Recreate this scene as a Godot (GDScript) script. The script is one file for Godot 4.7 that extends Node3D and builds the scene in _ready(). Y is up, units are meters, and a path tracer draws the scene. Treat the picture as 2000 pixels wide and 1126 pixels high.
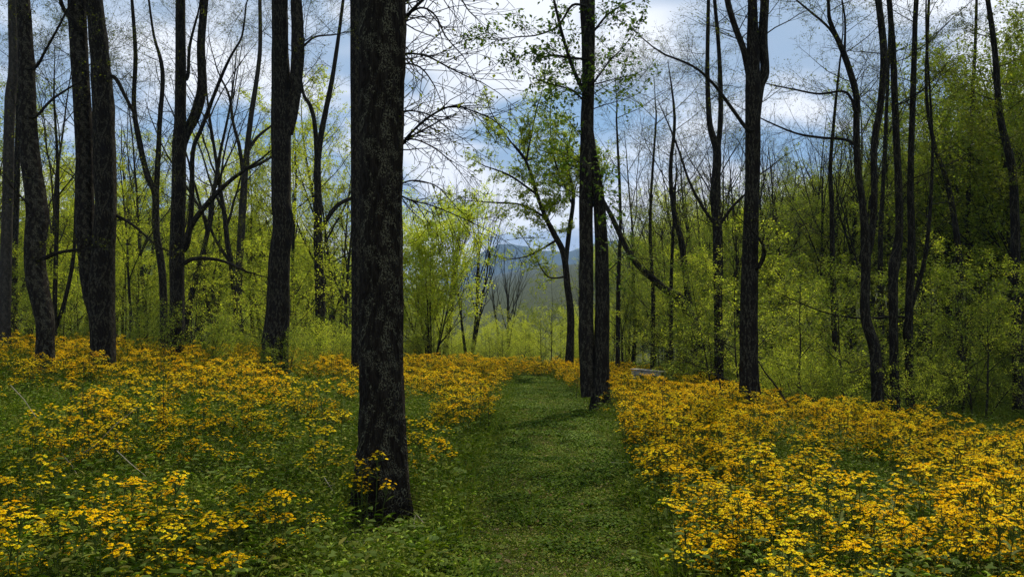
extends Node3D
# A woodland meadow of yellow wildflowers with a mown path, looking out between dark trunks to a hazy mountain.

const FOCAL := 1750.0            # focal length in pixels of the 2000 x 1126 photograph
const EYE := 1.65
var pitch := atan(97.0 / FOCAL)
var rng := RandomNumberGenerator.new()
var lumps := FastNoiseLite.new()
var M := {}
var used := {}
var P := {}                       # tree prototypes

# ---------------------------------------------------------------- mesh collecting
class Shape:
	var v := PackedVector3Array()
	var n := PackedVector3Array()
	var c := PackedColorArray()
	var t := PackedVector2Array()
	var i := PackedInt32Array()
	func tri_count() -> int:
		return i.size() / 3
	func leaf(p: Vector3, along: Vector3, side: Vector3, length: float, width: float, fold: float, col: Color) -> void:
		var up := side.cross(along).normalized()
		var k := v.size()
		var m := p + along * (length * 0.45)
		v.append(p); v.append(m + side * (width * 0.5) + up * fold); v.append(p + along * length); v.append(m - side * (width * 0.5) + up * fold)
		for q in 4:
			n.append(up); c.append(col)
		t.append(Vector2(0.5, 0)); t.append(Vector2(1, 0.45)); t.append(Vector2(0.5, 1)); t.append(Vector2(0, 0.45))
		i.append(k); i.append(k + 2); i.append(k + 1)
		i.append(k); i.append(k + 3); i.append(k + 2)
	func oval(p: Vector3, along: Vector3, side: Vector3, length: float, width: float, fold: float, col: Color) -> void:
		var up := side.cross(along).normalized()
		var k := v.size()
		v.append(p)
		v.append(p + along * (length * 0.28) + side * (width * 0.43) + up * fold); v.append(p + along * (length * 0.66) + side * (width * 0.4) + up * fold * 0.6)
		v.append(p + along * length - up * fold)
		v.append(p + along * (length * 0.66) - side * (width * 0.4) + up * fold * 0.6); v.append(p + along * (length * 0.28) - side * (width * 0.43) + up * fold)
		for q in 6:
			n.append(up); c.append(col); t.append(Vector2.ZERO)
		for q in [0, 2, 1, 0, 3, 2, 0, 4, 3, 0, 5, 4]:
			i.append(k + q)
	func blade(p: Vector3, along: Vector3, bend: Vector3, side: Vector3, length: float, width: float, col: Color) -> void:
		var k := v.size()
		var up := side.cross(along).normalized()
		var m := p + along * (length * 0.55)
		var e := m + (along + bend).normalized() * (length * 0.45)
		v.append(p - side * (width * 0.4)); v.append(p + side * (width * 0.4)); v.append(m - side * (width * 0.5)); v.append(m + side * (width * 0.5)); v.append(e)
		for q in 5:
			n.append(up); c.append(col); t.append(Vector2.ZERO)
		i.append(k); i.append(k + 2); i.append(k + 1)
		i.append(k + 1); i.append(k + 2); i.append(k + 3)
		i.append(k + 2); i.append(k + 4); i.append(k + 3)
	func tri(a: Vector3, b: Vector3, d: Vector3, col: Color) -> void:
		var k := v.size()
		var nn := (d - a).cross(b - a).normalized()
		v.append(a); v.append(b); v.append(d)
		for q in 3:
			n.append(nn); c.append(col); t.append(Vector2.ZERO); i.append(k + q)
	func box(o: Vector3, x: Vector3, y: Vector3, z: Vector3, col: Color) -> void:
		# o centre, x y z half extents as vectors, lightly chamfered along x
		var s := [[x, y, z], [y, z, x], [z, x, y]]
		for f in s:
			for e in [-1.0, 1.0]:
				var k := v.size()
				var nn: Vector3 = (f[2] as Vector3).normalized() * e
				for q in [[-1, -1], [1, -1], [1, 1], [-1, 1]]:
					v.append(o + f[2] * e + f[0] * q[0] + f[1] * q[1]); n.append(nn); c.append(col); t.append(Vector2(q[0], q[1]))
				var ids := [0, 2, 1, 0, 3, 2] if e > 0 else [0, 1, 2, 0, 2, 3]
				for q in ids:
					i.append(k + q)
	func surface_into(am: ArrayMesh, m: Material) -> void:
		if v.is_empty():
			return
		var a := []
		a.resize(Mesh.ARRAY_MAX)
		a[Mesh.ARRAY_VERTEX] = v; a[Mesh.ARRAY_NORMAL] = n; a[Mesh.ARRAY_COLOR] = c; a[Mesh.ARRAY_TEX_UV] = t; a[Mesh.ARRAY_INDEX] = i
		am.add_surface_from_arrays(Mesh.PRIMITIVE_TRIANGLES, a)
		am.surface_set_material(am.get_surface_count() - 1, m)
	func mesh(m: Material) -> ArrayMesh:
		var am := ArrayMesh.new()
		surface_into(am, m)
		return am

func rf(a: float, b: float) -> float:
	return rng.randf_range(a, b)

func rdir() -> Vector3:
	var y := rf(-1, 1)
	var a := rf(0, TAU)
	var s := sqrt(1.0 - y * y)
	return Vector3(s * cos(a), y, s * sin(a))

func across(d: Vector3) -> Vector3:
	var s := d.cross(rdir())
	return s.normalized() if s.length() > 0.02 else d.cross(Vector3(0.3, 0.1, 0.9)).normalized()

func jig(col: Color, amount: float) -> Color:
	var k := 1.0 + rf(-amount, amount)
	return Color(col.r * k * (1.0 + rf(-amount, amount) * 0.4), col.g * k, col.b * k)

# ---------------------------------------------------------------- scene bookkeeping
func numbered(called: String) -> String:
	if not used.has(called):
		used[called] = 0
		return called
	used[called] += 1
	return "%s_%03d" % [called, used[called]]

func tag(o: Node, label := "", category := "", group := "", kind := "") -> Node:
	if label: o.set_meta("label", label)
	if category: o.set_meta("category", category)
	if group: o.set_meta("group", group)
	if kind: o.set_meta("kind", kind)
	return o

func base(called: String, where: Vector3) -> Node3D:
	var o := Node3D.new()
	o.name = numbered(called)
	add_child(o)
	o.position = where
	return o

func part(called: String, m: Mesh, parent: Node) -> MeshInstance3D:
	var o := MeshInstance3D.new()
	o.name = called
	o.mesh = m
	parent.add_child(o, true)
	return o

func copy(o: Node3D, where: Vector3, turn: float, size: float, label: String, category: String, group: String) -> Node3D:
	var r: Node3D = o.duplicate()
	r.name = numbered(String(o.name))
	add_child(r)
	r.position = where
	r.rotation = Vector3(0, turn, 0)
	r.scale = Vector3.ONE * size
	tag(r, label, category, group)
	return r

# ---------------------------------------------------------------- the lie of the land
func soft(t: float, w: float) -> float:
	return t if t > w * 20.0 else w * log(1.0 + exp(t / w))

func land(x: float, z: float) -> float:
	var d := -z
	var rise := 0.07 * soft(-x - 1.0, 0.8)
	var h := 3.2 * tanh(rise / 3.2)
	h += 0.32 * soft(x * 0.8 + (d - 40.0) * 0.25 - 11.0, 2.0) * smoothstep(300.0, 60.0, absf(x)) * smoothstep(5.0, 25.0, d)
	h -= 1.3 * tanh(0.075 * soft(x - 2.2, 0.8) / 1.3) * smoothstep(120.0, 50.0, d)
	h -= 7.0 * tanh(0.08 * soft(d - 58.0, 6.0) / 7.0)
	h += 0.05 * lumps.get_noise_2d(x * 9.0, z * 9.0) + 0.4 * lumps.get_noise_2d(x * 0.8, z * 0.8) * smoothstep(25.0, 90.0, d)
	return h

func on_land(x: float, z: float) -> Vector3:
	return Vector3(x, land(x, z), z)

func at(px: float, py: float, d: float) -> Vector3:
	var x := (px - 1000.0) / FOCAL
	var y := (563.0 - py) / FOCAL
	var dir := Vector3(x, y * cos(pitch) + sin(pitch), y * sin(pitch) - cos(pitch))
	return Vector3(0, EYE, 0) + dir * (d / -dir.z)

func px_of(p: Vector3) -> Vector2:
	var q := p - Vector3(0, EYE, 0)
	var f := -q.z * cos(pitch) + q.y * sin(pitch)
	var u := q.y * cos(pitch) + q.z * sin(pitch)
	if f < 0.1:
		return Vector2(-9999, -9999)
	return Vector2(1000.0 + q.x / f * FOCAL, 563.0 - u / f * FOCAL)

func path_x(d: float) -> float:
	return 0.30 + 0.6 * smoothstep(6.0, 20.0, d) - 0.05 * smoothstep(24.0, 40.0, d)

func path_half(d: float) -> float:
	return 0.85 + 0.25 * smoothstep(6.0, 14.0, d) - 0.35 * smoothstep(22.0, 36.0, d)

func field_right(d: float) -> float:          # where the flowers stop at the wood on the right
	return 8.6 - 2.4 * smoothstep(14.0, 24.0, d)

func field_far(x: float) -> float:            # where the flowers stop at the far end
	return 45.0 - 10.0 * smoothstep(-2.0, -14.0, x)

# ---------------------------------------------------------------- wood
func tube(s: Shape, pts: PackedVector3Array, rad: PackedFloat32Array, sides: int, rough := 0.0, flare := 0.0) -> void:
	var m := pts.size()
	if m < 2:
		return
	var dir := (pts[1] - pts[0]).normalized()
	var a := dir.cross(Vector3(0.31, 0.17, 0.93)).normalized()
	var len := 0.0
	var k0 := s.v.size()
	var white := Color(1, 1, 1)
	var seed_at := rf(0, 100)
	for k in m:
		var nd := dir
		if k > 0 and k < m - 1:
			nd = (pts[k + 1] - pts[k - 1]).normalized()
		elif k == m - 1:
			nd = (pts[k] - pts[k - 1]).normalized()
		a = (a - nd * a.dot(nd)).normalized()
		var b := nd.cross(a)
		dir = nd
		if k > 0:
			len += pts[k].distance_to(pts[k - 1])
		for q in sides + 1:
			var th := TAU * (q % sides) / sides
			var o := a * cos(th) + b * sin(th)
			var r := rad[k]
			if rough > 0.0:
				r *= 1.0 + rough * lumps.get_noise_3d(o.x * 60.0 + seed_at, len * 45.0, o.z * 60.0) + rough * 0.6 * lumps.get_noise_3d(o.x * 200.0, len * 60.0 + seed_at, o.z * 200.0)
				if sides > 40:
					r *= 1.0 + 0.022 * sin(th * 15.0 + 5.0 * lumps.get_noise_2d(len * 40.0, th * 12.0 + seed_at))
				if flare > 0.0:
					var up := exp(-maxf(0.0, len - 0.15) / flare)
					r *= 1.0 + up * (0.36 + 0.26 * cos(th * 4.0 + seed_at) + 0.14 * cos(th * 7.0 + seed_at * 3.0))
			s.v.append(pts[k] + o * r)
			s.n.append(o)
			s.c.append(white)
			s.t.append(Vector2(float(q) / sides * maxf(1.0, roundf(rad[0] * 7.0)), len * 1.1))
	for k in m - 1:
		for q in sides:
			var e := k0 + k * (sides + 1) + q
			s.i.append(e); s.i.append(e + sides + 1); s.i.append(e + 1)
			s.i.append(e + 1); s.i.append(e + sides + 1); s.i.append(e + sides + 2)

func sides_for(r: float) -> int:
	return 12 if r > 0.12 else 8 if r > 0.05 else 5 if r > 0.018 else 4 if r > 0.008 else 3

# one branch and, below it, its side branches; tips collects [place, direction] for leaves
func grow(s: Shape, tips: Array, p: Vector3, dir: Vector3, len: float, r: float, lvl: int, k: Dictionary) -> void:
	var n := clampi(int(len / k.seg[lvl]), 3, 16)
	var pts := PackedVector3Array([p])
	var rad := PackedFloat32Array([r])
	var step := len / n
	var d := dir
	var dirs: Array[Vector3] = [dir]
	var end: float = k.end[lvl] if k.has("end") else 0.25
	for q in n:
		d = (d + rdir() * k.wig[lvl] + Vector3(0, k.up[lvl], 0)).normalized()
		p += d * step
		pts.append(p)
		dirs.append(d)
		rad.append(maxf(r * lerpf(1.0, end, float(q + 1) / n), 0.0022))
	tube(s, pts, rad, sides_for(r))
	var last: int = k.levels - 1
	if lvl >= last - 1 and k.leafy:
		for q in range(1, pts.size()):
			tips.append(pts[q]); tips.append(dirs[q])
	if lvl == last:
		return
	var kids: int = int(k.n[lvl] * rf(0.8, 1.2) + 0.5)
	var phase := rf(0, TAU)
	for q in kids:
		var f: float = lerpf(k.from[lvl], 0.98, (q + rf(0.1, 0.9)) / kids)
		var e := f * n
		var i0 := mini(int(e), n - 1)
		var where := pts[i0].lerp(pts[i0 + 1], e - i0)
		var rr := lerpf(rad[i0], rad[i0 + 1], e - i0)
		phase += 2.4 + rf(-0.5, 0.5)
		var dd := dirs[i0]
		var sd := dd.cross(Vector3(0.2, 0.1, 0.97)).normalized().rotated(dd, phase)
		var ang: float = deg_to_rad(k.ang[lvl] * rf(0.7, 1.3))
		var nd := (dd * cos(ang) + sd * sin(ang)).normalized()
		var nl: float = len * k.ratio[lvl] * rf(0.6, 1.15) * (1.0 - 0.55 * f)
		grow(s, tips, where, nd, nl, minf(rr * 0.75, maxf(0.003, rr * k.thin[lvl])), lvl + 1, k)

func leaves(s: Shape, tips: Array, per: float, size: float, spread: float, col: Color, flat := 0.5, cols := []) -> void:
	for q in range(0, tips.size(), 2):
		var k := int(per + rng.randf())
		for w in k:
			var p: Vector3 = tips[q] + rdir() * rf(0, spread)
			var al: Vector3 = (tips[q + 1] * 0.5 + rdir() + Vector3(0, -0.15, 0)).normalized()
			al.y *= 1.0 - flat * 0.6
			al = al.normalized()
			var sd := al.cross(Vector3(rf(-flat, flat) * 0.0 + rf(-1, 1) * (1.0 - flat), 1.0, rf(-1, 1) * (1.0 - flat)).normalized()).normalized()
			if sd.length() < 0.5:
				sd = across(al)
			var L := size * rf(0.6, 1.3)
			var cc: Color = col if cols.is_empty() else cols[rng.randi() % cols.size()]
			s.leaf(p, al, sd, L, L * rf(0.5, 0.75), L * 0.1, jig(cc, 0.25))

func spline(pts: Array, per: int) -> Array:
	var out := []
	for q in pts.size() - 1:
		var a: Vector3 = pts[maxi(q - 1, 0)]
		var b: Vector3 = pts[q]
		var c: Vector3 = pts[q + 1]
		var e: Vector3 = pts[mini(q + 2, pts.size() - 1)]
		for w in per:
			out.append(b.cubic_interpolate(c, a, e, float(w) / per))
	out.append(pts[pts.size() - 1])
	return out

# ---------------------------------------------------------------- the big trees that the photograph singles out
# stems: each a list of [x, y, width] in photograph pixels from the ground up, at the depth the tree stands at; the first reaches the ground.
# limbs: thinner ones, the same way. Above the picture the stems go on to a crown.
func hero(called: String, label: String, d: float, stems: Array, o := {}) -> Node3D:
	var first: Array = stems[0]
	var foot := at(first[0][0], first[0][1], d)
	foot.y = land(foot.x, foot.z)
	var bark: Material = o.get("bark", M.bark)
	var root := base(called, foot)
	tag(root, label, "tree", o.get("group", "dark trunks standing around the meadow"))
	var wood := Shape.new()
	var fine := Shape.new()
	var tips := []
	var tall: float = o.get("tall", 17.0)
	var near := d < 12.0
	var kit := {"levels": 4, "leafy": true, "seg": [0.5, 0.35, 0.2, 0.12], "wig": [0.16, 0.2, 0.25, 0.28], "up": [0.06, 0.05, 0.03, 0.0], "n": [7, 6, 5, 0], "from": [0.2, 0.2, 0.15, 0.0], "ang": [45, 45, 45, 40], "ratio": [0.7, 0.62, 0.6, 0.5], "thin": [0.55, 0.5, 0.5, 0.5], "end": [0.3, 0.3, 0.35, 0.5]}
	for si in stems.size():
		var st: Array = stems[si]
		var pts := []
		var rads := []
		var lean := rf(-0.15, 0.15)
		for q in st.size():
			var w := at(st[q][0], st[q][1], d + lean * q * 0.3 + (0.0 if si == 0 else o.get("back", 0.25)))
			if si == 0 and q == 0:
				w = foot - Vector3(0, 0.2, 0)
			pts.append(w - foot)
			rads.append(st[q][2] * 0.5 * d / FOCAL * (0.25 if q == st.size() - 1 and o.get("short", false) else 1.0))
		# on upwards past the frame
		var top: Vector3 = pts[-1]
		var going: Vector3 = ((pts[-1] as Vector3) - (pts[-2] as Vector3)).normalized()
		var rest: float = 0.0 if o.get("short", false) or si in o.get("stop", []) else maxf(2.5, tall - top.y)
		var tr: float = rads[-1]
		if rest > 1.0:
			for q in 6:
				going = (going + Vector3(rf(-0.12, 0.12), 0.25, rf(-0.12, 0.12))).normalized()
				top += going * rest / 6.0
				pts.append(top)
				rads.append(tr * lerpf(1.0, 0.14, (q + 1) / 6.0))
		var per := 10 if near else 4
		var sm := spline(pts, per)
		var pp := PackedVector3Array()
		var rr := PackedFloat32Array()
		for q in sm.size():
			pp.append(sm[q])
			var e := float(q) / per
			var i0 := mini(int(e), rads.size() - 2)
			rr.append(lerpf(rads[i0], rads[i0 + 1], e - i0))
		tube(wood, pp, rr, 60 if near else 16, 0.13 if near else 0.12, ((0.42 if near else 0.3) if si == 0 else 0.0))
		# the crown above the frame, and twigs on the way up
		if rest > 1.0:
			var limbs: int = o.get("crown_limbs", 9)
			for q in limbs:
				var f := lerpf(0.12, 0.98, (q + rf(0.2, 0.8)) / limbs)
				var e := int((sm.size() - 1) * ((st.size() - 1.0) + 6.0 * f) / (pts.size() - 1.0))
				var out := Vector3(cos(q * 2.4 + si), 0.55, sin(q * 2.4 + si)).normalized()
				grow(fine, tips, sm[e], out, lerpf(4.6, 1.8, f) * o.get("wide", 1.0), minf(rr[e] * 0.5, 0.07), 0, kit)
		var twigs: int = o.get("twigs", 4)
		for q in twigs:
			var f := rf(o.get("twigs_from", 0.45), 1.0)
			var e := int(f * (st.size() - 1) * per)
			var a := rf(0, TAU)
			grow(fine, tips, sm[e], Vector3(cos(a), rf(0.1, 0.9), sin(a) * 0.8).normalized(), rf(0.8, 2.2), rf(0.008, 0.018), 1, kit)
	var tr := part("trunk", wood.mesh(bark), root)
	if o.has("trunk_label"):
		tag(tr, o.trunk_label)
	for given in o.get("limbs", []):
		var limb: Array = given.duplicate()
		var heart := 99999.0
		for st in stems:                       # start inside the stem it grows from
			for q in st.size() - 1:
				var y0: float = st[q][1]
				var y1: float = st[q + 1][1]
				if (limb[0][1] - y0) * (limb[0][1] - y1) <= 0.0:
					var cx: float = lerpf(st[q][0], st[q + 1][0], (limb[0][1] - y0) / (y1 - y0 + 0.001))
					if absf(cx - limb[0][0]) < absf(heart - limb[0][0]):
						heart = cx
		if absf(heart - limb[0][0]) < 50.0 and absf(heart - limb[0][0]) > 2.0:
			limb.push_front([heart, limb[0][1] + 4.0, limb[0][2] * 1.1])
		var ls := Shape.new()
		var pts := []
		var rads := []
		var depth_run: float = rf(-0.5, 0.5)
		for q in limb.size():
			pts.append(at(limb[q][0], limb[q][1], d + depth_run * q / limb.size()) - foot)
			rads.append(limb[q][2] * 0.5 * d / FOCAL)
		var sm := spline(pts, 5)
		var pp := PackedVector3Array()
		var rr := PackedFloat32Array()
		for q in sm.size():
			pp.append(sm[q])
			var e := q / 5.0
			var i0 := mini(int(e), rads.size() - 2)
			rr.append(maxf(0.003, lerpf(rads[i0], rads[i0 + 1], e - i0)))
		tube(ls, pp, rr, 9, 0.08)
		part("limb", ls.mesh(bark), tr)
		var lk: Dictionary = kit.duplicate(true)
		lk.up = o.get("droop", lk.up)
		lk.n = o.get("limb_n", lk.n)
		var cnt := int(sm.size() * o.get("limb_twigs", 0.7))
		for q in cnt:
			var e := int(lerpf(0.15, 1.0, (q + rng.randf()) / cnt) * (sm.size() - 1))
			var dd: Vector3 = ((sm[mini(e + 1, sm.size() - 1)] as Vector3) - (sm[maxi(e - 1, 0)] as Vector3)).normalized()
			var out := (dd * 0.8 + across(dd)).normalized()
			grow(fine, tips, sm[e], out, rf(0.3, 0.8) * o.get("twig_size", 1.0), minf(rr[e] * 0.6, 0.008), 2, lk)
		if limb.size() > 2:
			var dd: Vector3 = ((sm[-1] as Vector3) - (sm[-2] as Vector3)).normalized()
			grow(fine, tips, sm[-1], dd, rf(0.6, 1.0) * o.get("twig_size", 1.0), rr[-1], 1, lk)
	if fine.v.size():
		tag(part("branchwork", fine.mesh(bark), root), "", "", "", "stuff")
	var per: float = o.get("leaf_per", 0.4)
	if per > 0.0 and tips.size():
		var lv := Shape.new()
		leaves(lv, tips, per, o.get("leaf_size", 0.048), 0.07, Color(0.15, 0.2, 0.03), 0.4, o.get("leaf_cols", [Color(0.11, 0.13, 0.018), Color(0.15, 0.165, 0.02), Color(0.08, 0.09, 0.016)]))
		part("crown", lv.mesh(M.leaf), root)
	return root

# ---------------------------------------------------------------- trees of the wood behind, made once and copied
func proto(called: String, kit: Dictionary, o: Dictionary) -> Node3D:
	var root := Node3D.new()
	root.name = called
	var wood := Shape.new()
	var tips := []
	var stems: int = o.get("stems", 1)
	for q in stems:
		var a := rf(0, TAU)
		var lean: float = o.get("lean", 0.08) * rf(0.5, 1.2)
		grow(wood, tips, Vector3(cos(a), 0, sin(a)) * (0.12 if stems > 1 else 0.0) - Vector3(0, 0.2, 0), Vector3(cos(a) * lean, 1, sin(a) * lean).normalized(), o.tall * rf(0.8, 1.0) if stems > 1 else o.tall, o.girth * (1.0 if q == 0 else rf(0.6, 0.9)), 0, kit)
	part("trunk" if stems == 1 else "stems", wood.mesh(o.get("bark", M.bark_far)), root)
	if o.per > 0.0:
		var lv := Shape.new()
		leaves(lv, tips, o.per, o.leaf, o.spread, o.cols[0], o.get("flat", 0.5), o.cols)
		part("crown", lv.mesh(M.leaf), root)
	return root

# ---------------------------------------------------------------- textures and materials
func noise(freq: float, oct := 4, kind := FastNoiseLite.TYPE_SIMPLEX_SMOOTH, sd := 1) -> FastNoiseLite:
	var f := FastNoiseLite.new()
	f.noise_type = kind
	f.seed = sd
	f.frequency = freq
	f.fractal_type = FastNoiseLite.FRACTAL_FBM
	f.fractal_octaves = oct
	return f

func bark_textures(deep: Color, ridge: Color, lichen: Color, share: float) -> Array:
	var S := 512
	var col := Image.create(S, S, false, Image.FORMAT_RGB8)
	var hgt := Image.create(S, S, false, Image.FORMAT_L8)
	var n1 := noise(1.0, 4, FastNoiseLite.TYPE_SIMPLEX_SMOOTH, 3)
	var n2 := noise(1.0, 3, FastNoiseLite.TYPE_SIMPLEX_SMOOTH, 9)
	var n3 := noise(1.0, 3, FastNoiseLite.TYPE_SIMPLEX, 5)
	for y in S:
		for x in S:
			var u := float(x) / S * TAU
			var w := float(y) / S * TAU
			var cx := cos(u) * 2.0
			var sx := sin(u) * 2.0
			var cy := cos(w) * 1.4
			var sy := sin(w) * 1.4
			var f := 0.45 + 0.9 * n1.get_noise_3d(cx * 4.2 + cy * 0.5, sx * 4.2, sy * 0.8 + cy * 0.3) + 0.5 * n1.get_noise_3d(cx * 9.0 + sy * 2.4, sx * 9.0, cy * 3.5)
			f = clampf(f, 0.0, 1.0)
			var g := n2.get_noise_3d(cx * 6.0 + sy * 3.0, sx * 6.0 + 7.0, cy * 5.0) * 0.5 + 0.5
			var patch := n2.get_noise_3d(cx * 0.9 + 11.0, sx * 0.9 + sy * 0.7, cy * 0.9)
			var speck := n3.get_noise_3d(cx * 6.5, sx * 6.5 + sy * 4.0, cy * 6.5)
			var li := smoothstep(-0.05, 0.4, patch + share) * smoothstep(0.12, 0.34, speck + 0.25 * patch) * (0.45 + 0.55 * g)
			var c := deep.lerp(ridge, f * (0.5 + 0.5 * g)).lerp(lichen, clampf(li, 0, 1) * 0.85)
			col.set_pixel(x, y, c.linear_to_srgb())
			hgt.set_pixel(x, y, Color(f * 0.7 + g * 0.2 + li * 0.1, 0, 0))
	return [ImageTexture.create_from_image(col), ImageTexture.create_from_image(hgt)]

func std(name_: String, rough := 0.8) -> StandardMaterial3D:
	var m := StandardMaterial3D.new()
	m.resource_name = name_
	m.roughness = rough
	m.cull_mode = BaseMaterial3D.CULL_DISABLED
	m.metallic_specular = 0.18
	return m

func leaf_mat(name_: String, through: Color, rough := 0.75) -> StandardMaterial3D:
	var m := std(name_, rough)
	m.vertex_color_use_as_albedo = true
	m.backlight_enabled = true
	m.backlight = through
	return m

func make_materials() -> void:
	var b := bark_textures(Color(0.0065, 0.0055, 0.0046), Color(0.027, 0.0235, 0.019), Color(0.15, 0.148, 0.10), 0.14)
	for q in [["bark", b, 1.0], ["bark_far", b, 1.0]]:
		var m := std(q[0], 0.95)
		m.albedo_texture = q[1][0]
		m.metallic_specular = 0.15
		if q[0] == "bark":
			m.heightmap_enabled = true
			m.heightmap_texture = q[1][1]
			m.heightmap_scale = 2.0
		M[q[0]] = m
	var p := std("pale_bark", 0.95)
	p.albedo_texture = b[0]
	p.albedo_color = Color(1, 1, 1)
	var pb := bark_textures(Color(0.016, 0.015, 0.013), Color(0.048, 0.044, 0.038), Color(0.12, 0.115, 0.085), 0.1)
	p.albedo_texture = pb[0]
	M.pale_bark = p
	M.leaf = leaf_mat("leaf", Color(0.95, 1.0, 0.75))
	M.herb = leaf_mat("herb_leaf", Color(0.6, 0.7, 0.4))
	M.petal = leaf_mat("petal", Color(0.9, 0.8, 0.5), 0.9)
	M.stalk = leaf_mat("stalk", Color(0.2, 0.25, 0.1))
	var g := std("soil", 1.0)
	var nt := NoiseTexture2D.new()
	nt.width = 512
	nt.height = 512
	nt.seamless = true
	nt.noise = noise(0.02, 5, FastNoiseLite.TYPE_SIMPLEX_SMOOTH, 21)
	var ramp := Gradient.new()
	ramp.set_color(0, Color(0.014, 0.02, 0.006).linear_to_srgb())
	ramp.set_color(1, Color(0.055, 0.06, 0.025).linear_to_srgb())
	ramp.add_point(0.5, Color(0.026, 0.036, 0.011).linear_to_srgb())
	nt.color_ramp = ramp
	g.albedo_texture = nt
	g.uv1_triplanar = true
	g.uv1_world_triplanar = true
	g.uv1_scale = Vector3.ONE * 0.37
	M.soil = g
	var t: StandardMaterial3D = g.duplicate()
	t.resource_name = "trodden_turf"
	t.uv1_scale = Vector3.ONE * 0.83
	t.albedo_color = Color(1.15, 1.15, 1.1) * 0.95
	M.turf = t
	var f: StandardMaterial3D = g.duplicate()
	f.resource_name = "distant_forest"
	f.uv1_scale = Vector3.ONE * 0.012
	var ft: NoiseTexture2D = nt.duplicate()
	var woods := Gradient.new()
	woods.set_color(0, Color(0.012, 0.024, 0.016).linear_to_srgb())
	woods.set_color(1, Color(0.045, 0.07, 0.035).linear_to_srgb())
	ft.color_ramp = woods
	f.albedo_texture = ft
	M.forest = f
	var w := std("weathered_plank", 0.7)
	w.vertex_color_use_as_albedo = true
	M.plank = w

# ---------------------------------------------------------------- the sky
func make_sky() -> ImageTexture:
	var W := 2048
	var H := 1024
	var im := Image.create(W, H, false, Image.FORMAT_RGBF)
	var n1 := noise(0.55, 5, FastNoiseLite.TYPE_SIMPLEX_SMOOTH, 14)
	var n2 := noise(1.3, 4, FastNoiseLite.TYPE_SIMPLEX_SMOOTH, 33)
	var deep := Color(0.13, 0.31, 0.55)
	var pale := Color(0.28, 0.42, 0.59)
	var cloud := Color(0.82, 0.85, 0.90)
	var grey := Color(0.33, 0.43, 0.56)
	var haze := Color(0.60, 0.68, 0.77)
	for y in H / 2 + 2:
		var el := (0.5 - (y + 0.5) / H) * PI
		var up := sin(el)
		var flat := cos(el)
		var k := 1.0 / (maxf(up, 0.0) + 0.16)
		for x in W:
			var az := ((x + 0.5) / W - 0.5) * TAU
			var dx := sin(az) * flat * k
			var dz := -cos(az) * flat * k
			var a := n1.get_noise_3d(dx, 0.0, dz)
			var b := n2.get_noise_3d(dx, 3.0 + a * 0.6, dz)
			var cover := smoothstep(-0.42, 0.0, a + b * 0.4)
			var lit := smoothstep(-0.3, 0.16, b + a * 0.25)
			var c := pale.lerp(deep, smoothstep(0.05, 0.6, up)).lerp(grey.lerp(cloud, lit), cover)
			c = c.lerp(haze, smoothstep(0.16, -0.02, up) * 0.75)
			im.set_pixel(x, y, c)
	im.fill_rect(Rect2i(0, H / 2 + 2, W, H / 2 - 2), Color(0.12, 0.14, 0.10))
	return ImageTexture.create_from_image(im)

# ================================================================ everything
func _ready() -> void:
	rng.seed = 20240427
	lumps.seed = 5
	lumps.frequency = 0.02
	var cam := Camera3D.new()
	cam.name = "camera"
	cam.position = Vector3(0, EYE, 0)
	cam.rotation = Vector3(pitch, 0, 0)
	cam.fov = rad_to_deg(2.0 * atan(563.0 / FOCAL))
	cam.near = 0.1
	cam.far = 20000.0
	add_child(cam)
	cam.current = true
	var env := Environment.new()
	env.background_mode = Environment.BG_SKY
	var sky := Sky.new()
	var pano := PanoramaSkyMaterial.new()
	pano.panorama = make_sky()
	sky.sky_material = pano
	env.sky = sky
	env.background_energy_multiplier = 1.0
	env.tonemap_mode = Environment.TONE_MAPPER_LINEAR
	env.tonemap_exposure = 1.3
	env.sdfgi_enabled = true
	env.ssao_enabled = true
	env.ssil_enabled = true
	env.fog_enabled = true
	env.fog_density = 0.00013
	env.fog_light_color = Color(0.58, 0.74, 0.98)
	var we := WorldEnvironment.new()
	we.name = "surroundings"
	we.environment = env
	add_child(we)
	var sun := DirectionalLight3D.new()
	sun.name = "sun"
	add_child(sun)
	sun.look_at_from_position(Vector3(18, 58, -44), Vector3.ZERO)
	sun.light_energy = 1.6
	sun.light_angular_distance = 0.5
	sun.light_color = Color(1.0, 0.95, 0.86)
	sun.shadow_enabled = true

	make_materials()
	make_land()
	make_heroes()
	make_wood()
	make_meadow()
	make_small_things()

# ---------------------------------------------------------------- ground, path, mountains
func sheet(xs: PackedFloat32Array, zs: PackedFloat32Array, height: Callable) -> Shape:
	var s := Shape.new()
	var nx := xs.size()
	for z in zs:
		for x in xs:
			var y: float = height.call(x, z)
			s.v.append(Vector3(x, y, z))
			var e := 0.2 + absf(z) * 0.01
			s.n.append(Vector3(height.call(x - e, z) - height.call(x + e, z), 2.0 * e, height.call(x, z - e) - height.call(x, z + e)).normalized())
			s.c.append(Color.WHITE)
			s.t.append(Vector2(x, z))
	for b in zs.size() - 1:
		for a in nx - 1:
			var k := b * nx + a
			s.i.append(k); s.i.append(k + 1); s.i.append(k + nx)
			s.i.append(k + 1); s.i.append(k + nx + 1); s.i.append(k + nx)
	return s

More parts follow.
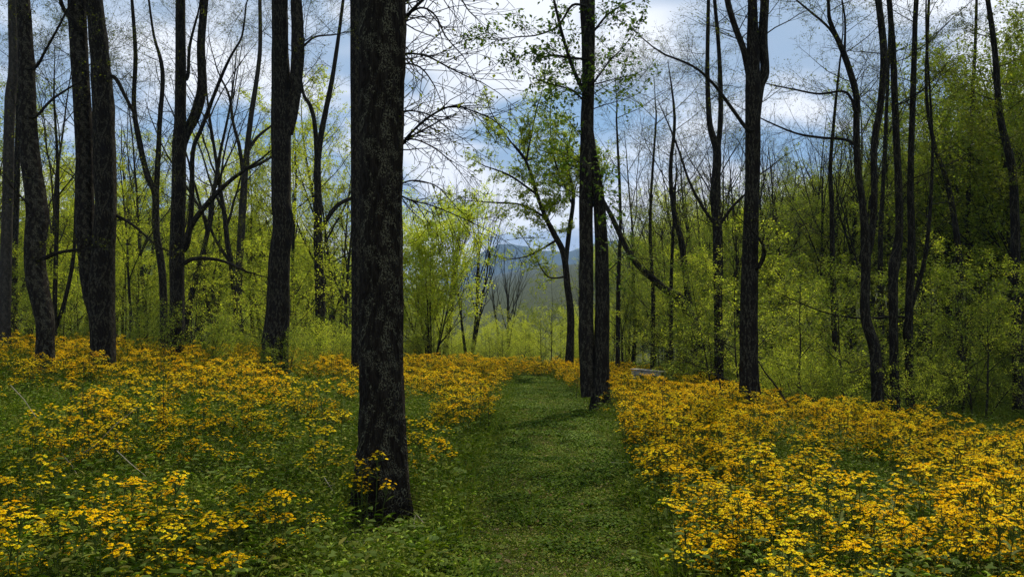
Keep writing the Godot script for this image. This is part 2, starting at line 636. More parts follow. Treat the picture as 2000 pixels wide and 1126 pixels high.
func make_land() -> void:
	var xs := PackedFloat32Array()
	for q in range(-70, 71):
		var f := q / 70.0
		xs.append(24.0 * f + 1976.0 * pow(absf(f), 5.0) * signf(f))
	var zs := PackedFloat32Array()
	for q in 130:
		var f := q / 129.0
		zs.append(8.0 - 70.0 * f - 3400.0 * pow(f, 6.0))
	zs.reverse()
	var g := sheet(xs, zs, land)
	var o := part("ground", g.mesh(M.soil), self)
	tag(o, "dark leafy soil of the woodland meadow", "ground", "", "structure")
	# the path: a strip along its own line
	var s := Shape.new()
	for q in 90:
		var d := 1.0 + 36.0 * q / 89.0
		for k in 7:
			var x := path_x(d) + path_half(d) * (k / 3.0 - 1.0) * 1.05 + 0.12 * lumps.get_noise_2d(d * 40.0, k * 900.0)
			s.v.append(Vector3(x, land(x, -d) + 0.006, -d)); s.n.append(Vector3.UP); s.c.append(Color.WHITE); s.t.append(Vector2(x, d))
	for q in 89:
		for k in 6:
			var e := q * 7 + k
			s.i.append(e); s.i.append(e + 7); s.i.append(e + 1)
			s.i.append(e + 1); s.i.append(e + 7); s.i.append(e + 8)
	tag(part("path", s.mesh(M.turf), self), "mown green path running through the flowers to the clearing", "path", "", "structure")
	# the blue mountain and the nearer hills
	var ridge := func(list: Array, px: float) -> float:
		for q in list.size() - 1:
			if px <= list[q + 1][0]:
				var f: float = (px - list[q][0]) / (list[q + 1][0] - list[q][0])
				f = f * f * (3.0 - 2.0 * f) * 0.6 + f * 0.4
				return lerpf(list[q][1], list[q + 1][1], f)
		return list[-1][1]
	var hills := [
		["mountain", "hazy blue mountain rising beyond the gap in the trees", 3600.0, 2000.0, [[-2500, 120], [-1200, 150], [-200, 170], [500, 130], [800, 84], [860, 100], [897, 120], [930, 138], [960, 156], [985, 163], [1010, 160], [1050, 152], [1100, 148], [1160, 160], [1200, 170], [1350, 165], [1600, 130], [2300, 170], [4000, 120]]],
		["hill", "brownish wooded hill behind the trees on the left", 420.0, 300.0, [[-2600, 190], [-900, 230], [0, 200], [230, 250], [420, 232], [560, 200], [700, 120], [800, 70], [880, 20], [960, -10], [1060, 0], [1150, 30], [1400, 60], [2000, 140], [3500, 160]]],
	]
	for hh in hills:
		var dist: float = hh[2]
		var deepness: float = hh[3]
		var hx := PackedFloat32Array()
		for q in 181:
			hx.append((q - 90) / 90.0 * dist * 1.35)
		var hz := PackedFloat32Array()
		for q in 50:
			hz.append(-(dist + deepness * (0.6 - q / 49.0 * 1.2)))
		var fn := func(x: float, z: float) -> float:
			var px := 1000.0 + x / dist * FOCAL
			var top: float = ridge.call(hh[4], px) * (1.12 if dist > 1000.0 else 1.0) * dist / FOCAL + EYE
			var f := (-z - dist) / deepness
			var h := (top + 30.0) * exp(-f * f * 7.0) - 30.0
			if dist > 1000.0:
				return h + 14.0 * lumps.get_noise_2d(x * 0.35, z * 0.35) + 60.0 * lumps.get_noise_2d(x * 0.12, z * 0.12) * minf(1.0, absf(f) * 3.0)
			return h + deepness * 0.016 * lumps.get_noise_2d(x * 30.0 / deepness * 20.0, z * 30.0 / deepness * 20.0) + deepness * 0.05 * lumps.get_noise_2d(x * 900.0 / deepness, z * 900.0 / deepness) * (0.3 + absf(f) * 2.0)
		tag(part(hh[0], sheet(hx, hz, fn).mesh(M.forest), self), hh[1], hh[0], "", "structure")

# ---------------------------------------------------------------- the named trunks
func make_heroes() -> void:
	hero("tree", "grey-barked tree at the far left edge, beside the curved dark trunk", 30.0, [[[7, 668, 24], [9, 576, 22], [14, 394, 20], [19, 196, 20], [25, 136, 18], [23, 0, 15]]], {"bark": M.pale_bark, "twigs": 8})
	hero("tree", "slim dark tree just behind the far-left grey trunk", 34.0, [[[26, 672, 14], [28, 500, 12], [31, 380, 12], [34, 280, 11], [38, 100, 9], [36, 0, 8]]], {"twigs": 8, "limbs": [[[34, 585, 8], [50, 545, 6], [58, 500, 4]]]})
	hero("tree", "thick dark trunk bending in an S, left of the twin trunk", 19.6, [[[87, 700, 36], [88, 660, 33], [86, 618, 36], [72, 555, 40], [67, 495, 39], [73, 425, 42], [70, 394, 40], [56, 280, 35], [52, 157, 32], [44, 0, 26]]], {"twigs": 7, "limbs": [[[88, 503, 9], [110, 494, 7], [155, 486, 5]], [[70, 130, 6], [90, 95, 5], [120, 40, 4], [150, -20, 3]], [[72, 225, 6], [100, 195, 5], [145, 165, 3]]]})
	hero("tree", "twin-trunked dark tree left of the meadow, its two stems joined low down", 22.4, [[[202, 695, 38], [200, 650, 46], [197, 590, 50], [200, 520, 46], [206, 394, 40], [201, 210, 42], [194, 105, 36], [184, 0, 32]], [[193, 640, 30], [182, 580, 36], [170, 510, 36], [165, 394, 35], [164, 280, 34], [157, 157, 33], [150, 0, 36]]], {"twigs": 6, "limbs": [[[222, 150, 8], [245, 190, 7], [262, 225, 5], [275, 270, 3]], [[160, 60, 9], [125, 20, 8], [110, -30, 7]], [[224, 420, 7], [260, 440, 5], [300, 475, 4]]]})
	hero("tree", "slender twice-forked tree between the twin trunk and the three-stemmed one", 32.0, [[[322, 690, 16], [317, 540, 14], [304, 450, 14], [303, 380, 14], [290, 350, 12], [276, 297, 11], [261, 210, 9], [264, 105, 8], [257, 0, 6]], [[303, 400, 10], [306, 350, 11], [311, 245, 9], [317, 140, 8], [300, 70, 5], [290, 0, 4]]], {"twigs": 14, "twigs_from": 0.3, "tall": 14.0})
	hero("tree", "dark tree with upright stems parting at mid height, left of centre", 28.0, [[[343, 680, 32], [345, 590, 28], [345, 485, 28], [348, 394, 27], [350, 280, 27], [352, 210, 22], [352, 0, 18]], [[350, 300, 20], [360, 266, 20], [381, 224, 20], [394, 168, 19], [392, 87, 16], [399, 0, 15]]], {"twigs": 9, "limbs": [[[352, 490, 13], [362, 470, 12], [378, 432, 11], [420, 380, 10], [450, 352, 8], [472, 336, 6], [510, 310, 4]], [[364, 480, 11], [374, 394, 10], [376, 297, 9], [395, 245, 8], [427, 161, 7], [450, 110, 5], [472, 70, 4], [480, 10, 3]], [[358, 515, 9], [380, 505, 8], [430, 508, 6], [480, 530, 4]], [[366, 150, 7], [370, 90, 6], [385, 30, 4]]]})
	hero("tree", "pale slender trunk leaning right, between the upright stems and the swollen trunk", 38.0, [[[462, 668, 16], [465, 555, 15], [471, 450, 14], [474, 394, 14], [480, 315, 12], [490, 227, 10], [507, 105, 8], [507, 0, 7]], [[476, 360, 8], [468, 290, 7], [455, 240, 6], [448, 190, 5], [430, 150, 3]]], {"bark": M.pale_bark, "twigs": 12, "tall": 14.0, "limbs": [[[482, 300, 7], [500, 270, 6], [530, 245, 4]], [[482, 330, 7], [510, 318, 6], [540, 300, 4]]]})
	hero("tree", "big dark trunk with a swollen base, splitting into two stems near the top", 25.0, [[[535, 722, 50], [537, 680, 50], [541, 620, 47], [543, 572, 44], [546, 500, 40], [553, 432, 40], [549, 394, 37], [549, 315, 38], [549, 220, 40], [547, 105, 33], [546, 0, 32]], [[560, 260, 26], [570, 215, 26], [577, 165, 25], [581, 87, 26], [578, 0, 22]]], {"twigs": 8, "limbs": [[[592, 90, 5], [615, 72, 4], [650, 68, 3]]]})
	hero("tree", "straight slim tree forking into a wide V, left of the lichened trunk", 35.0, [[[625, 702, 21], [625, 590, 19], [621, 485, 18], [621, 394, 15], [620, 315, 13], [630, 245, 11], [648, 157, 9], [661, 70, 7], [670, 0, 6]], [[619, 310, 10], [614, 240, 9], [605, 205, 8], [592, 182, 6], [585, 130, 4]]], {"twigs": 16, "twigs_from": 0.4, "tall": 14.0, "limbs": [[[628, 446, 10], [640, 425, 9], [660, 400, 8], [686, 387, 7], [705, 384, 6]]]})
	hero("tree", "dark trunk half hidden behind the left side of the lichened trunk", 28.0, [[[699, 712, 24], [697, 520, 21], [695, 385, 20], [694, 150, 20], [694, 0, 20]]], {"twigs": 3})
	# the nearest one
	hero("tree", "nearest and thickest trunk, dark bark spotted with grey-green lichen, left of the path", 8.0, [[[746, 1040, 92], [746, 985, 87], [745, 900, 84], [745, 774, 82], [745, 520, 80], [744, 385, 79], [745, 140, 84], [746, 0, 88]]],
		{"twigs": 0, "leaf_per": 0.12, "leaf_size": 0.04, "tall": 15.0, "wide": 1.2, "limb_twigs": 0.75, "twig_size": 0.8, "limb_n": [5, 5, 3, 0], "droop": [0.0, -0.02, -0.03, -0.02], "group": "nearest trunk",
		"limbs": [
			[[775, 62, 9], [800, 25, 7], [835, -10, 6], [870, -50, 5]], [[778, 38, 6], [820, 15, 4], [850, 30, 3.4], [870, 70, 2.6], [905, 110, 2]],
			[[775, 108, 4.5], [800, 104, 4], [835, 110, 3.6], [870, 128, 3.2], [910, 148, 2.6], [940, 160, 2]],
			[[775, 124, 4.5], [808, 126, 3.6], [830, 140, 3], [850, 170, 2]],
			[[775, 292, 6.5], [800, 262, 5.4], [830, 234, 4.8], [862, 214, 4.2], [890, 207, 3.8], [925, 217, 3.2], [960, 232, 2.4]],
			[[775, 276, 4], [810, 272, 3.2], [850, 290, 2.6], [880, 315, 2]],
			[[775, 222, 4], [800, 216, 3.4], [840, 225, 2.8], [880, 255, 2]],
			[[775, 360, 3.6], [810, 352, 3], [850, 362, 2.4], [870, 380, 2]],
			[[775, 380, 4], [805, 392, 3.2], [840, 400, 2.6], [890, 420, 2.2], [920, 434, 1.6]],
			[[775, 12, 6], [830, -18, 5], [890, -10, 3.4], [915, 20, 2.4], [930, 35, 1.6]]]})
	hero("tree", "dark double trunk beside the path, its stems fused above", 20.0, [[[1173, 808, 38], [1174, 770, 33], [1175, 695, 30], [1177, 590, 28], [1175, 485, 26], [1170, 394, 24], [1162, 340, 24], [1154, 295, 22], [1149, 245, 18]], [[1150, 775, 30], [1147, 730, 30], [1145, 625, 28], [1145, 520, 27], [1145, 394, 28], [1147, 245, 26], [1149, 140, 25], [1147, 0, 30]]],
		{"twigs": 8, "stop": [0], "leaf_per": 1.0, "leaf_size": 0.10, "back": 0.1, "leaf_cols": [Color(0.07, 0.12, 0.02), Color(0.1, 0.15, 0.025)], "limb_twigs": 0.8,
		"limbs": [[[1140, 178, 9], [1122, 140, 8], [1108, 100, 7], [1095, 55, 6], [1082, 0, 5]], [[1112, 112, 4.5], [1085, 108, 4], [1070, 110, 3]], [[1118, 10, 5], [1090, 50, 4], [1050, 68, 3], [1010, 72, 2.4], [975, 78, 1.8]], [[1160, 60, 5], [1185, 30, 4], [1215, 10, 3]], [[1140, 195, 4], [1115, 175, 3.4], [1080, 165, 2.6], [1050, 155, 2]], [[1160, 160, 4], [1190, 120, 3], [1215, 95, 2]]]})
	# leafing trees at the end of the path
	hero("leafing_tree", "dark forked tree with fresh green leaf sprays beyond the double trunk", 38.0, [[[1110, 728, 18], [1115, 625, 14], [1108, 555, 13], [1101, 495, 12], [1084, 460, 11], [1066, 425, 9], [1049, 380, 7], [1028, 315, 5], [1003, 280, 3]], [[1104, 520, 10], [1112, 450, 9], [1120, 380, 7], [1108, 315, 5], [1120, 240, 3]]],
		{"short": true, "twigs": 34, "twigs_from": 0.5, "leaf_per": 4.4, "leaf_size": 0.085, "leaf_cols": [Color(0.34, 0.40, 0.03), Color(0.40, 0.44, 0.035), Color(0.26, 0.32, 0.026)], "limb_twigs": 1.1, "twig_size": 1.6, "group": "leafing trees beyond the end of the path",
		"limbs": [[[1085, 470, 5], [1060, 485, 4], [1030, 500, 3]], [[1066, 425, 5], [1020, 400, 4], [960, 395, 3]], [[1049, 380, 5], [1000, 345, 4], [965, 330, 3]], [[1028, 315, 4], [985, 260, 3], [965, 230, 2.4]], [[1028, 315, 4], [1040, 250, 3], [1050, 205, 2.4]], [[1118, 400, 4], [1080, 300, 3], [1075, 210, 2]], [[1105, 540, 4], [1070, 540, 3], [1045, 500, 2.4]]]})
	hero("tree", "tree leaning far left over the bench, with an upright second stem", 32.0, [[[1374, 718, 20], [1366, 665, 20], [1352, 624, 20], [1328, 582, 17], [1300, 565, 15], [1280, 548, 14], [1245, 516, 12], [1224, 485, 11], [1196, 425, 9], [1180, 395, 8], [1150, 330, 5]], [[1356, 640, 14], [1346, 590, 14], [1340, 540, 13], [1331, 470, 12], [1317, 417, 10], [1310, 330, 8], [1318, 230, 6], [1305, 120, 4]]],
		{"short": true, "twigs": 16, "twigs_from": 0.35, "leaf_per": 0.8})
	hero("tree", "upright dark tree parting into two thin stems, left of the thick right-hand trunk", 30.0, [[[1405, 735, 18], [1403, 610, 16], [1403, 505, 20], [1401, 435, 18], [1396, 385, 18], [1401, 297, 16], [1387, 245, 11], [1382, 140, 9], [1384, 0, 7]], [[1400, 310, 11], [1408, 227, 10], [1405, 105, 8], [1396, 0, 7]]], {"twigs": 16, "twigs_from": 0.35, "tall": 14.0, "limbs": [[[1398, 440, 7], [1370, 400, 6], [1345, 350, 5], [1325, 290, 4], [1305, 240, 3]], [[1405, 440, 7], [1430, 405, 6], [1455, 380, 4]]]})
	hero("tree", "thick dark trunk at the right edge of the flowers, dividing in three near the top", 20.0, [[[1466, 798, 46], [1464, 740, 38], [1463, 680, 36], [1464, 575, 33], [1468, 400, 29], [1470, 350, 29], [1471, 210, 31], [1471, 140, 28], [1470, 0, 18]], [[1478, 230, 16], [1485, 168, 17], [1494, 140, 18], [1491, 70, 18], [1494, 0, 18]], [[1464, 150, 14], [1454, 101, 13], [1436, 52, 12], [1421, 0, 12]]], {"twigs": 6, "limbs": [[[1458, 250, 8], [1425, 205, 7], [1395, 165, 6], [1355, 130, 5], [1300, 107, 4]], [[1482, 520, 9], [1492, 498, 9], [1490, 478, 6], [1480, 462, 4]]]})
	hero("tree", "winding dark tree on the right, forking into two wavy stems", 22.0, [[[1716, 808, 24], [1713, 740, 22], [1709, 680, 22], [1692, 624, 20], [1690, 575, 18], [1692, 487, 19], [1685, 394, 13], [1676, 332, 13], [1673, 245, 13], [1674, 196, 12], [1664, 150, 12], [1646, 98, 11], [1622, 42, 8], [1618, 0, 6]], [[1694, 500, 14], [1702, 465, 14], [1708, 394, 13], [1708, 280, 13], [1720, 210, 13], [1727, 105, 14], [1716, 0, 13]]], {"twigs": 9, "limbs": [[[1670, 282, 6], [1650, 272, 5.4], [1600, 268, 5], [1552, 259, 4], [1495, 235, 3]], [[1670, 215, 6], [1662, 190, 5.4], [1645, 178, 5], [1600, 183, 4.4], [1550, 174, 3.4], [1505, 165, 2.4]], [[1646, 98, 6], [1620, 55, 5], [1580, 20, 4], [1550, -5, 3]], [[1650, 100, 5], [1651, 40, 4], [1645, 0, 3]]]})
	hero("tree", "dark knotted trunk just right of the winding forked tree", 23.0, [[[1749, 800, 18], [1746, 645, 17], [1745, 540, 19], [1748, 515, 22], [1757, 452, 15], [1755, 350, 14], [1750, 245, 13], [1744, 87, 12], [1737, 0, 10]]], {"twigs": 9})
	hero("tree", "thin straight dark trunk right of the knotted one", 23.5, [[[1778, 800, 17], [1776, 610, 15], [1781, 470, 14], [1779, 350, 12], [1783, 210, 11], [1790, 0, 9]], [[1776, 690, 9], [1768, 645, 9], [1783, 592, 9], [1807, 505, 8], [1818, 400, 7], [1822, 280, 5], [1815, 150, 4]]], {"twigs": 10, "limbs": [[[1776, 620, 6], [1740, 618, 5], [1690, 622, 4], [1620, 612, 3], [1560, 590, 2.4]]]})
	hero("tree", "short leaning trunk in the green thicket right of the thin straight trunk", 34.0, [[[1812, 660, 16], [1807, 624, 15], [1797, 560, 13], [1790, 533, 11], [1780, 470, 8], [1775, 380, 6], [1778, 250, 4]]], {"twigs": 8, "tall": 11.0})
	hero("tree", "slim dark trunk deep in the thicket on the right, arching left", 30.0, [[[1876, 700, 15], [1875, 645, 13], [1874, 505, 12], [1860, 400, 11], [1846, 340, 9], [1825, 280, 8], [1810, 180, 6], [1815, 0, 5]]], {"twigs": 12, "leaf_per": 1.4, "tall": 13.0})
	hero("tree", "straight pole-like trunk right of the arching slim trunk", 36.0, [[[1892, 670, 10], [1891, 500, 9], [1894, 300, 8], [1905, 100, 6], [1908, 0, 5]]], {"twigs": 12, "leaf_per": 1.6, "tall": 13.0})
	hero("tree", "leafy dark tree at the right edge of the picture, its trunk arching left overhead", 26.0, [[[1990, 800, 20], [1986, 600, 18], [1982, 394, 16], [1975, 315, 15], [1954, 227, 13], [1944, 100, 11], [1930, 0, 9]]], {"twigs": 24, "twigs_from": 0.3, "leaf_per": 3.0, "leaf_size": 0.055})
	hero("tree", "thin crooked tree between the thick right-hand trunk and the winding forked tree", 28.0, [[[1636, 745, 12], [1630, 640, 11], [1627, 540, 10], [1625, 400, 9], [1622, 330, 8], [1628, 250, 6], [1640, 130, 4]]], {"twigs": 14, "twigs_from": 0.2, "tall": 11.0, "leaf_per": 1.2})
	hero("tree", "thin trunk behind the fork of the winding tree", 34.0, [[[1722, 690, 12], [1720, 505, 10], [1726, 350, 8], [1735, 150, 6], [1740, 0, 5]]], {"twigs": 10, "tall": 13.0, "leaf_per": 1.2})
	hero("tree", "thin straight trunk just right of the double trunk", 36.0, [[[1206, 735, 9], [1208, 555, 8], [1212, 420, 6], [1205, 250, 4]]], {"twigs": 14, "twigs_from": 0.2, "tall": 10.0})
	hero("tree", "thin straight trunk left of the bench's near end", 35.0, [[[1273, 740, 9], [1276, 590, 8], [1270, 430, 6], [1280, 260, 4]]], {"twigs": 14, "twigs_from": 0.2, "tall": 10.0})
	hero("tree", "pole-thin trunk right of the bench", 33.0, [[[1313, 745, 8], [1311, 560, 7], [1318, 400, 5]]], {"twigs": 10, "twigs_from": 0.2, "tall": 9.0})
	hero("tree", "small crooked dark trunk behind the flowers, right of the upright-stemmed tree", 36.0, [[[418, 690, 12], [417, 640, 12], [408, 600, 9], [398, 560, 7], [402, 480, 5]], [[417, 660, 9], [420, 600, 8], [414, 560, 6], [425, 500, 4]]], {"short": true, "twigs": 10, "twigs_from": 0.3, "leaf_per": 2.0})
	hero("tree", "slim forked tree seen between the S-bent trunk and the twin trunk", 32.0, [[[107, 668, 11], [106, 600, 9], [110, 450, 8], [112, 330, 6], [105, 200, 4]], [[108, 640, 8], [125, 590, 8], [143, 500, 7], [147, 400, 5], [150, 300, 4]]], {"twigs": 12, "twigs_from": 0.3, "tall": 11.0, "leaf_per": 1.0})

# ---------------------------------------------------------------- the wood behind
const MARKS := [[7, "far-left grey trunk"], [87, "S-bent trunk"], [200, "twin trunk"], [343, "upright-stemmed tree"], [463, "pale slender trunk"], [535, "swollen trunk"], [625, "V-forked tree"], [745, "lichened trunk"], [838, "fan-shaped tree"], [915, "bare upright stems"], [1000, "path's end"], [1110, "forked leafing tree"], [1160, "double trunk"], [1273, "bench"], [1405, "two-stemmed tree"], [1466, "thick right-hand trunk"], [1636, "thin crooked tree"], [1716, "winding tree"], [1778, "thin straight trunk"], [1875, "arching slim trunk"], [1990, "right-edge tree"]]
func beside(px: float) -> String:
	if px < MARKS[0][0]:
		return "at the left edge"
	for q in MARKS.size() - 1:
		if px < MARKS[q + 1][0]:
			return "between the %s and the %s" % [MARKS[q][1], MARKS[q + 1][1]]
	return "at the right edge"
func make_wood() -> void:
	var spring := [Color(0.46, 0.49, 0.05), Color(0.52, 0.53, 0.06), Color(0.38, 0.43, 0.04)]
	var green := [Color(0.14, 0.185, 0.022), Color(0.19, 0.235, 0.03), Color(0.24, 0.27, 0.036)]
	var bud := [Color(0.16, 0.17, 0.04), Color(0.2, 0.2, 0.05), Color(0.13, 0.12, 0.05)]
	var bare := {"levels": 5, "leafy": true, "seg": [0.9, 0.5, 0.35, 0.25, 0.2], "wig": [0.07, 0.13, 0.18, 0.24, 0.28], "up": [0.04, 0.07, 0.05, 0.03, 0.0], "n": [9, 6, 5, 3, 0], "from": [0.3, 0.2, 0.15, 0.15, 0], "ang": [32, 38, 42, 42, 40], "ratio": [0.62, 0.6, 0.55, 0.55, 0.5], "thin": [0.6, 0.55, 0.5, 0.5, 0.5], "end": [0.12, 0.2, 0.3, 0.4, 0.6]}
	var full: Dictionary = bare.duplicate(true)
	full.levels = 4
	full.n = [14, 7, 4, 0]
	full.from = [0.18, 0.15, 0.1, 0]
	full.ang = [48, 45, 45, 40]
	var small: Dictionary = full.duplicate(true)
	small.n = [10, 5, 3, 0]
	small.from = [0.1, 0.15, 0.1, 0]
	small.seg = [0.4, 0.3, 0.2, 0.15]
	small.ang = [60, 50, 45, 40]
	small.up = [0.02, 0.01, 0.0, 0.0]
	var bush: Dictionary = full.duplicate(true)
	bush.levels = 3
	bush.n = [7, 5, 0]
	bush.from = [0.15, 0.15, 0]
	bush.seg = [0.25, 0.2, 0.15]
	bush.ang = [40, 45, 40]
	var fan: Dictionary = bare.duplicate(true)
	fan.levels = 4
	fan.ang = [20, 24, 28, 30]
	fan.n = [8, 5, 4, 0]
	fan.up = [0.06, 0.08, 0.06, 0.04]
	var round_kit: Dictionary = full.duplicate(true)
	round_kit.n = [10, 5, 3, 0]
	round_kit.from = [0.12, 0.15, 0.1, 0]
	round_kit.ang = [34, 38, 40, 40]
	P.bare = []
	for q in 4:
		P.bare.append(proto("bare_tree", bare, {"tall": rf(12, 15), "girth": rf(0.11, 0.16), "per": [0.0, 0.12, 0.3, 0.5][q], "leaf": 0.06, "spread": 0.05, "cols": bud, "lean": 0.1}))
	P.spring = []
	for q in 4:
		P.spring.append(proto("spring_tree", full, {"tall": rf(9, 12), "girth": rf(0.09, 0.13), "per": [7.0, 5.0, 7.5, 6.0][q], "leaf": 0.10, "spread": 0.22, "cols": spring if q % 2 == 0 else green}))
	P.small = []
	for q in 3:
		P.small.append(proto("sapling", small, {"tall": rf(3.6, 5), "girth": rf(0.025, 0.04), "per": 5.0, "leaf": 0.06, "spread": 0.15, "cols": green if q else spring, "flat": 0.8}))
	P.bush = []
	for q in 3:
		P.bush.append(proto("shrub", bush, {"tall": rf(1.5, 2.2), "girth": 0.015, "stems": 6, "lean": 0.45, "per": 4.5, "leaf": 0.05, "spread": 0.1, "cols": green if q else spring}))
	P.fan_bare = proto("bare_tree", fan, {"tall": 8.6, "girth": 0.1, "stems": 4, "lean": 0.22, "per": 0.0, "leaf": 0.05, "spread": 0.05, "cols": bud})
	P.fan_leafy = proto("spring_tree", round_kit, {"tall": 7.8, "girth": 0.07, "stems": 7, "lean": 0.36, "per": 11.0, "leaf": 0.105, "spread": 0.36, "cols": [Color(0.54, 0.58, 0.07), Color(0.60, 0.61, 0.08), Color(0.44, 0.51, 0.05)]})
	# the ones at the end of the path
	var put := func(o: Node3D, px: float, d: float, size: float, label: String, category := "tree", group := "trees at the end of the path") -> void:
		var x := (px - 1000.0) / FOCAL * d
		copy(o, on_land(x, -d), rf(0, TAU), size, label, category, group)
	put.call(P.fan_leafy, 842, 50.0, 1.15, "glowing yellow-green fan-shaped tree right of the lichened trunk")
	put.call(P.fan_bare, 915, 55.0, 1.3, "bare grey tree with a fan of upright stems in front of the mountain")
	put.call(P.fan_bare, 985, 62.0, 0.95, "second, lower bare tree right of the upright fan, before the mountain")
	put.call(P.fan_bare, 860, 60.0, 1.4, "bare tips showing above the yellow-green fan-shaped tree")
	put.call(P.small[1], 1075, 42.0, 1.15, "leafy green sapling left of the forked leafing tree")
	put.call(P.small[2], 1060, 40.0, 0.8, "low leafy sapling at the end of the path, left of the green sapling")
	put.call(P.small[0], 1020, 52.0, 0.55, "small yellow-green sapling at the end of the path")
	put.call(P.small[0], 960, 56.0, 0.5, "small pale-leaved sapling below the bare fan of stems")
	for q in 5:
		put.call(P.bush[q % 3], [800, 880, 935, 990, 1045][q], 48.0 + q * 1.5, [0.9, 0.6, 0.5, 0.65, 0.7][q], "%s shrub closing the end of the path, %s" % [["yellow-green", "low green", "small green", "rounded yellow-green", "green"][q], ["by the lichened trunk", "below the fan-shaped tree", "below the bare stems", "straight ahead", "left of the double trunk"][q]], "shrub", "shrubs at the end of the path")
	# shrubs against the big trunks
	for q in [[505, 24.0, 0.6, "leafy shrub left of the swollen trunk's base"], [560, 24.2, 0.75, "leafy shrub growing against the swollen trunk's base"], [300, 27.0, 1.0, "dark green shrub between the twin trunk and the upright-stemmed tree"], [395, 27.5, 1.0, "dark green shrub right of the upright-stemmed tree's foot"], [1345, 30.0, 0.8, "bright green shrub at the foot of the leaning tree"], [1320, 31.0, 0.6, "bright green shrub right of the bench"], [590, 27.0, 0.7, "green shrub right of the swollen trunk"], [665, 30.0, 0.8, "green shrub left of the lichened trunk"]]:
		put.call(P.bush[1 + (int(q[0]) % 2)], q[0], q[1], q[2], q[3], "shrub", "shrubs among the big trunks")
	# scattered wood: [zone words, x from, x to (photograph pixels at that depth), depth from, to, count, which, size]
	var zones := [
		["bare", "bare slender tree behind,", -150, 700, 34, 62, 28, 0.9],
		["spring", "yellow-green leafing tree behind,", -250, 690, 42, 80, 62, 0.95],
		["small", "thin leafy sapling behind,", -150, 690, 32, 50, 46, 1.0],
		["bush", "low green shrub behind,", -100, 690, 30, 46, 22, 0.8],
		["bare", "bare slender tree in the wood", 1190, 2150, 38, 62, 44, 0.9],
		["spring", "green leafing tree in the wood", 1700, 2300, 36, 70, 32, 1.0],
		["spring", "low green leafing tree", 1210, 1470, 36, 62, 26, 0.5],
		["spring", "middling green leafing tree", 1430, 1780, 40, 66, 34, 0.8],
		["spring", "tall leafing tree", 1780, 2300, 32, 50, 16, 1.1],
		["small", "thin leafy sapling in the thicket", 1330, 2150, 23, 44, 54, 1.0],
		["bush", "low shrub in the thicket", 1310, 2150, 21, 40, 40, 0.8],
		["spring", "far leafing tree", 770, 1260, 62, 90, 26, 0.42],
		["small", "pale leafy sapling at the path's end", 780, 1230, 46, 66, 60, 0.7],
		["bare", "low bare tree", 880, 1240, 58, 80, 16, 0.42],
		["bush", "far shrub", 780, 1240, 50, 75, 40, 0.85],
	]
	for z in zones:
		var list: Array = P[z[0]]
		if z[3] == 1230:
			list = [P.small[0]]
		if z[0] == "spring" and z[3] > 1300:
			list = [P.spring[1], P.spring[3]]
		for q in int(z[6]):
			var d: float = sqrt(rf(z[4] * z[4], z[5] * z[5]))
			var px: float = rf(z[2], z[3])
			var x: float = (px - 1000.0) / FOCAL * d
			if d < 46.0 and px > 790 and px < 1190:
				continue
			if x > 0 and x < field_right(d) and d < 44.0:
				x += 2.5
			var low := 0.8 if px > 885 and px < 1075 and z[0] != "bush" else 1.0        # the gap that shows the mountain
			copy(list[rng.randi() % list.size()], on_land(x, -d), rf(0, TAU), z[7] * rf(0.75, 1.25) * low, z[1] + " " + beside(1000.0 + x / d * FOCAL), "shrub" if z[0] == "bush" else "tree", String(z[1]).trim_suffix(",").replace("tree", "trees").replace("sapling", "saplings").replace("shrub", "shrubs") + (" beyond the path" if z[3] == 1240 or z[3] == 1260 or z[3] == 1230 else " left of the path" if px < 900 else " right of the path"))
	# trees beside and behind the camera, whose crowns shade the near flowers
	for q in [[18.0, -15.0], [20.0, -21.0], [3.5, 7.0], [-4.5, 8.0]]:
		copy(P.spring[rng.randi() % 4], on_land(q[0], q[1]), rf(0, TAU), rf(1.15, 1.4), "leafing tree beside the meadow", "tree", "leafing trees beside the meadow")
	# the far wood that reads as one mass
	var far := base("far_woods", Vector3.ZERO)
	tag(far, "distant hazy spring woods on the slopes beyond the meadow", "woods", "", "stuff")
	for q in 4:
		var src: Node3D = P.spring[q] if q < 3 else P.bare[1]
		var am := ArrayMesh.new()
		for ch in src.get_children():
			var m: Mesh = ch.mesh
			am.add_surface_from_arrays(Mesh.PRIMITIVE_TRIANGLES, m.surface_get_arrays(0))
			am.surface_set_material(am.get_surface_count() - 1, m.surface_get_material(0))
		var places := []
		for w in 260:
			var d := sqrt(rf(85.0 * 85.0, 330.0 * 330.0))
			var x := rf(-0.85, 0.85) * d
			var px := 1000.0 + x / d * FOCAL
			if (px > 760 and px < 1200 and d < 220.0) or (px > 850 and px < 1130):
				continue
			places.append(Transform3D(Basis(Vector3.UP, rf(0, TAU)).scaled(Vector3.ONE * rf(0.9, 1.5)), on_land(x, -d)))
		scatter("far_trees", am, places, far)

func scatter(called: String, m: Mesh, places: Array, parent: Node) -> void:
	var mm := MultiMesh.new()
	mm.transform_format = MultiMesh.TRANSFORM_3D
	mm.mesh = m
	mm.instance_count = places.size()
	for q in places.size():
		mm.set_instance_transform(q, places[q])
	var o := MultiMeshInstance3D.new()
	o.name = called
	o.multimesh = mm
	parent.add_child(o, true)
	tag(o, "", "", "", "stuff")

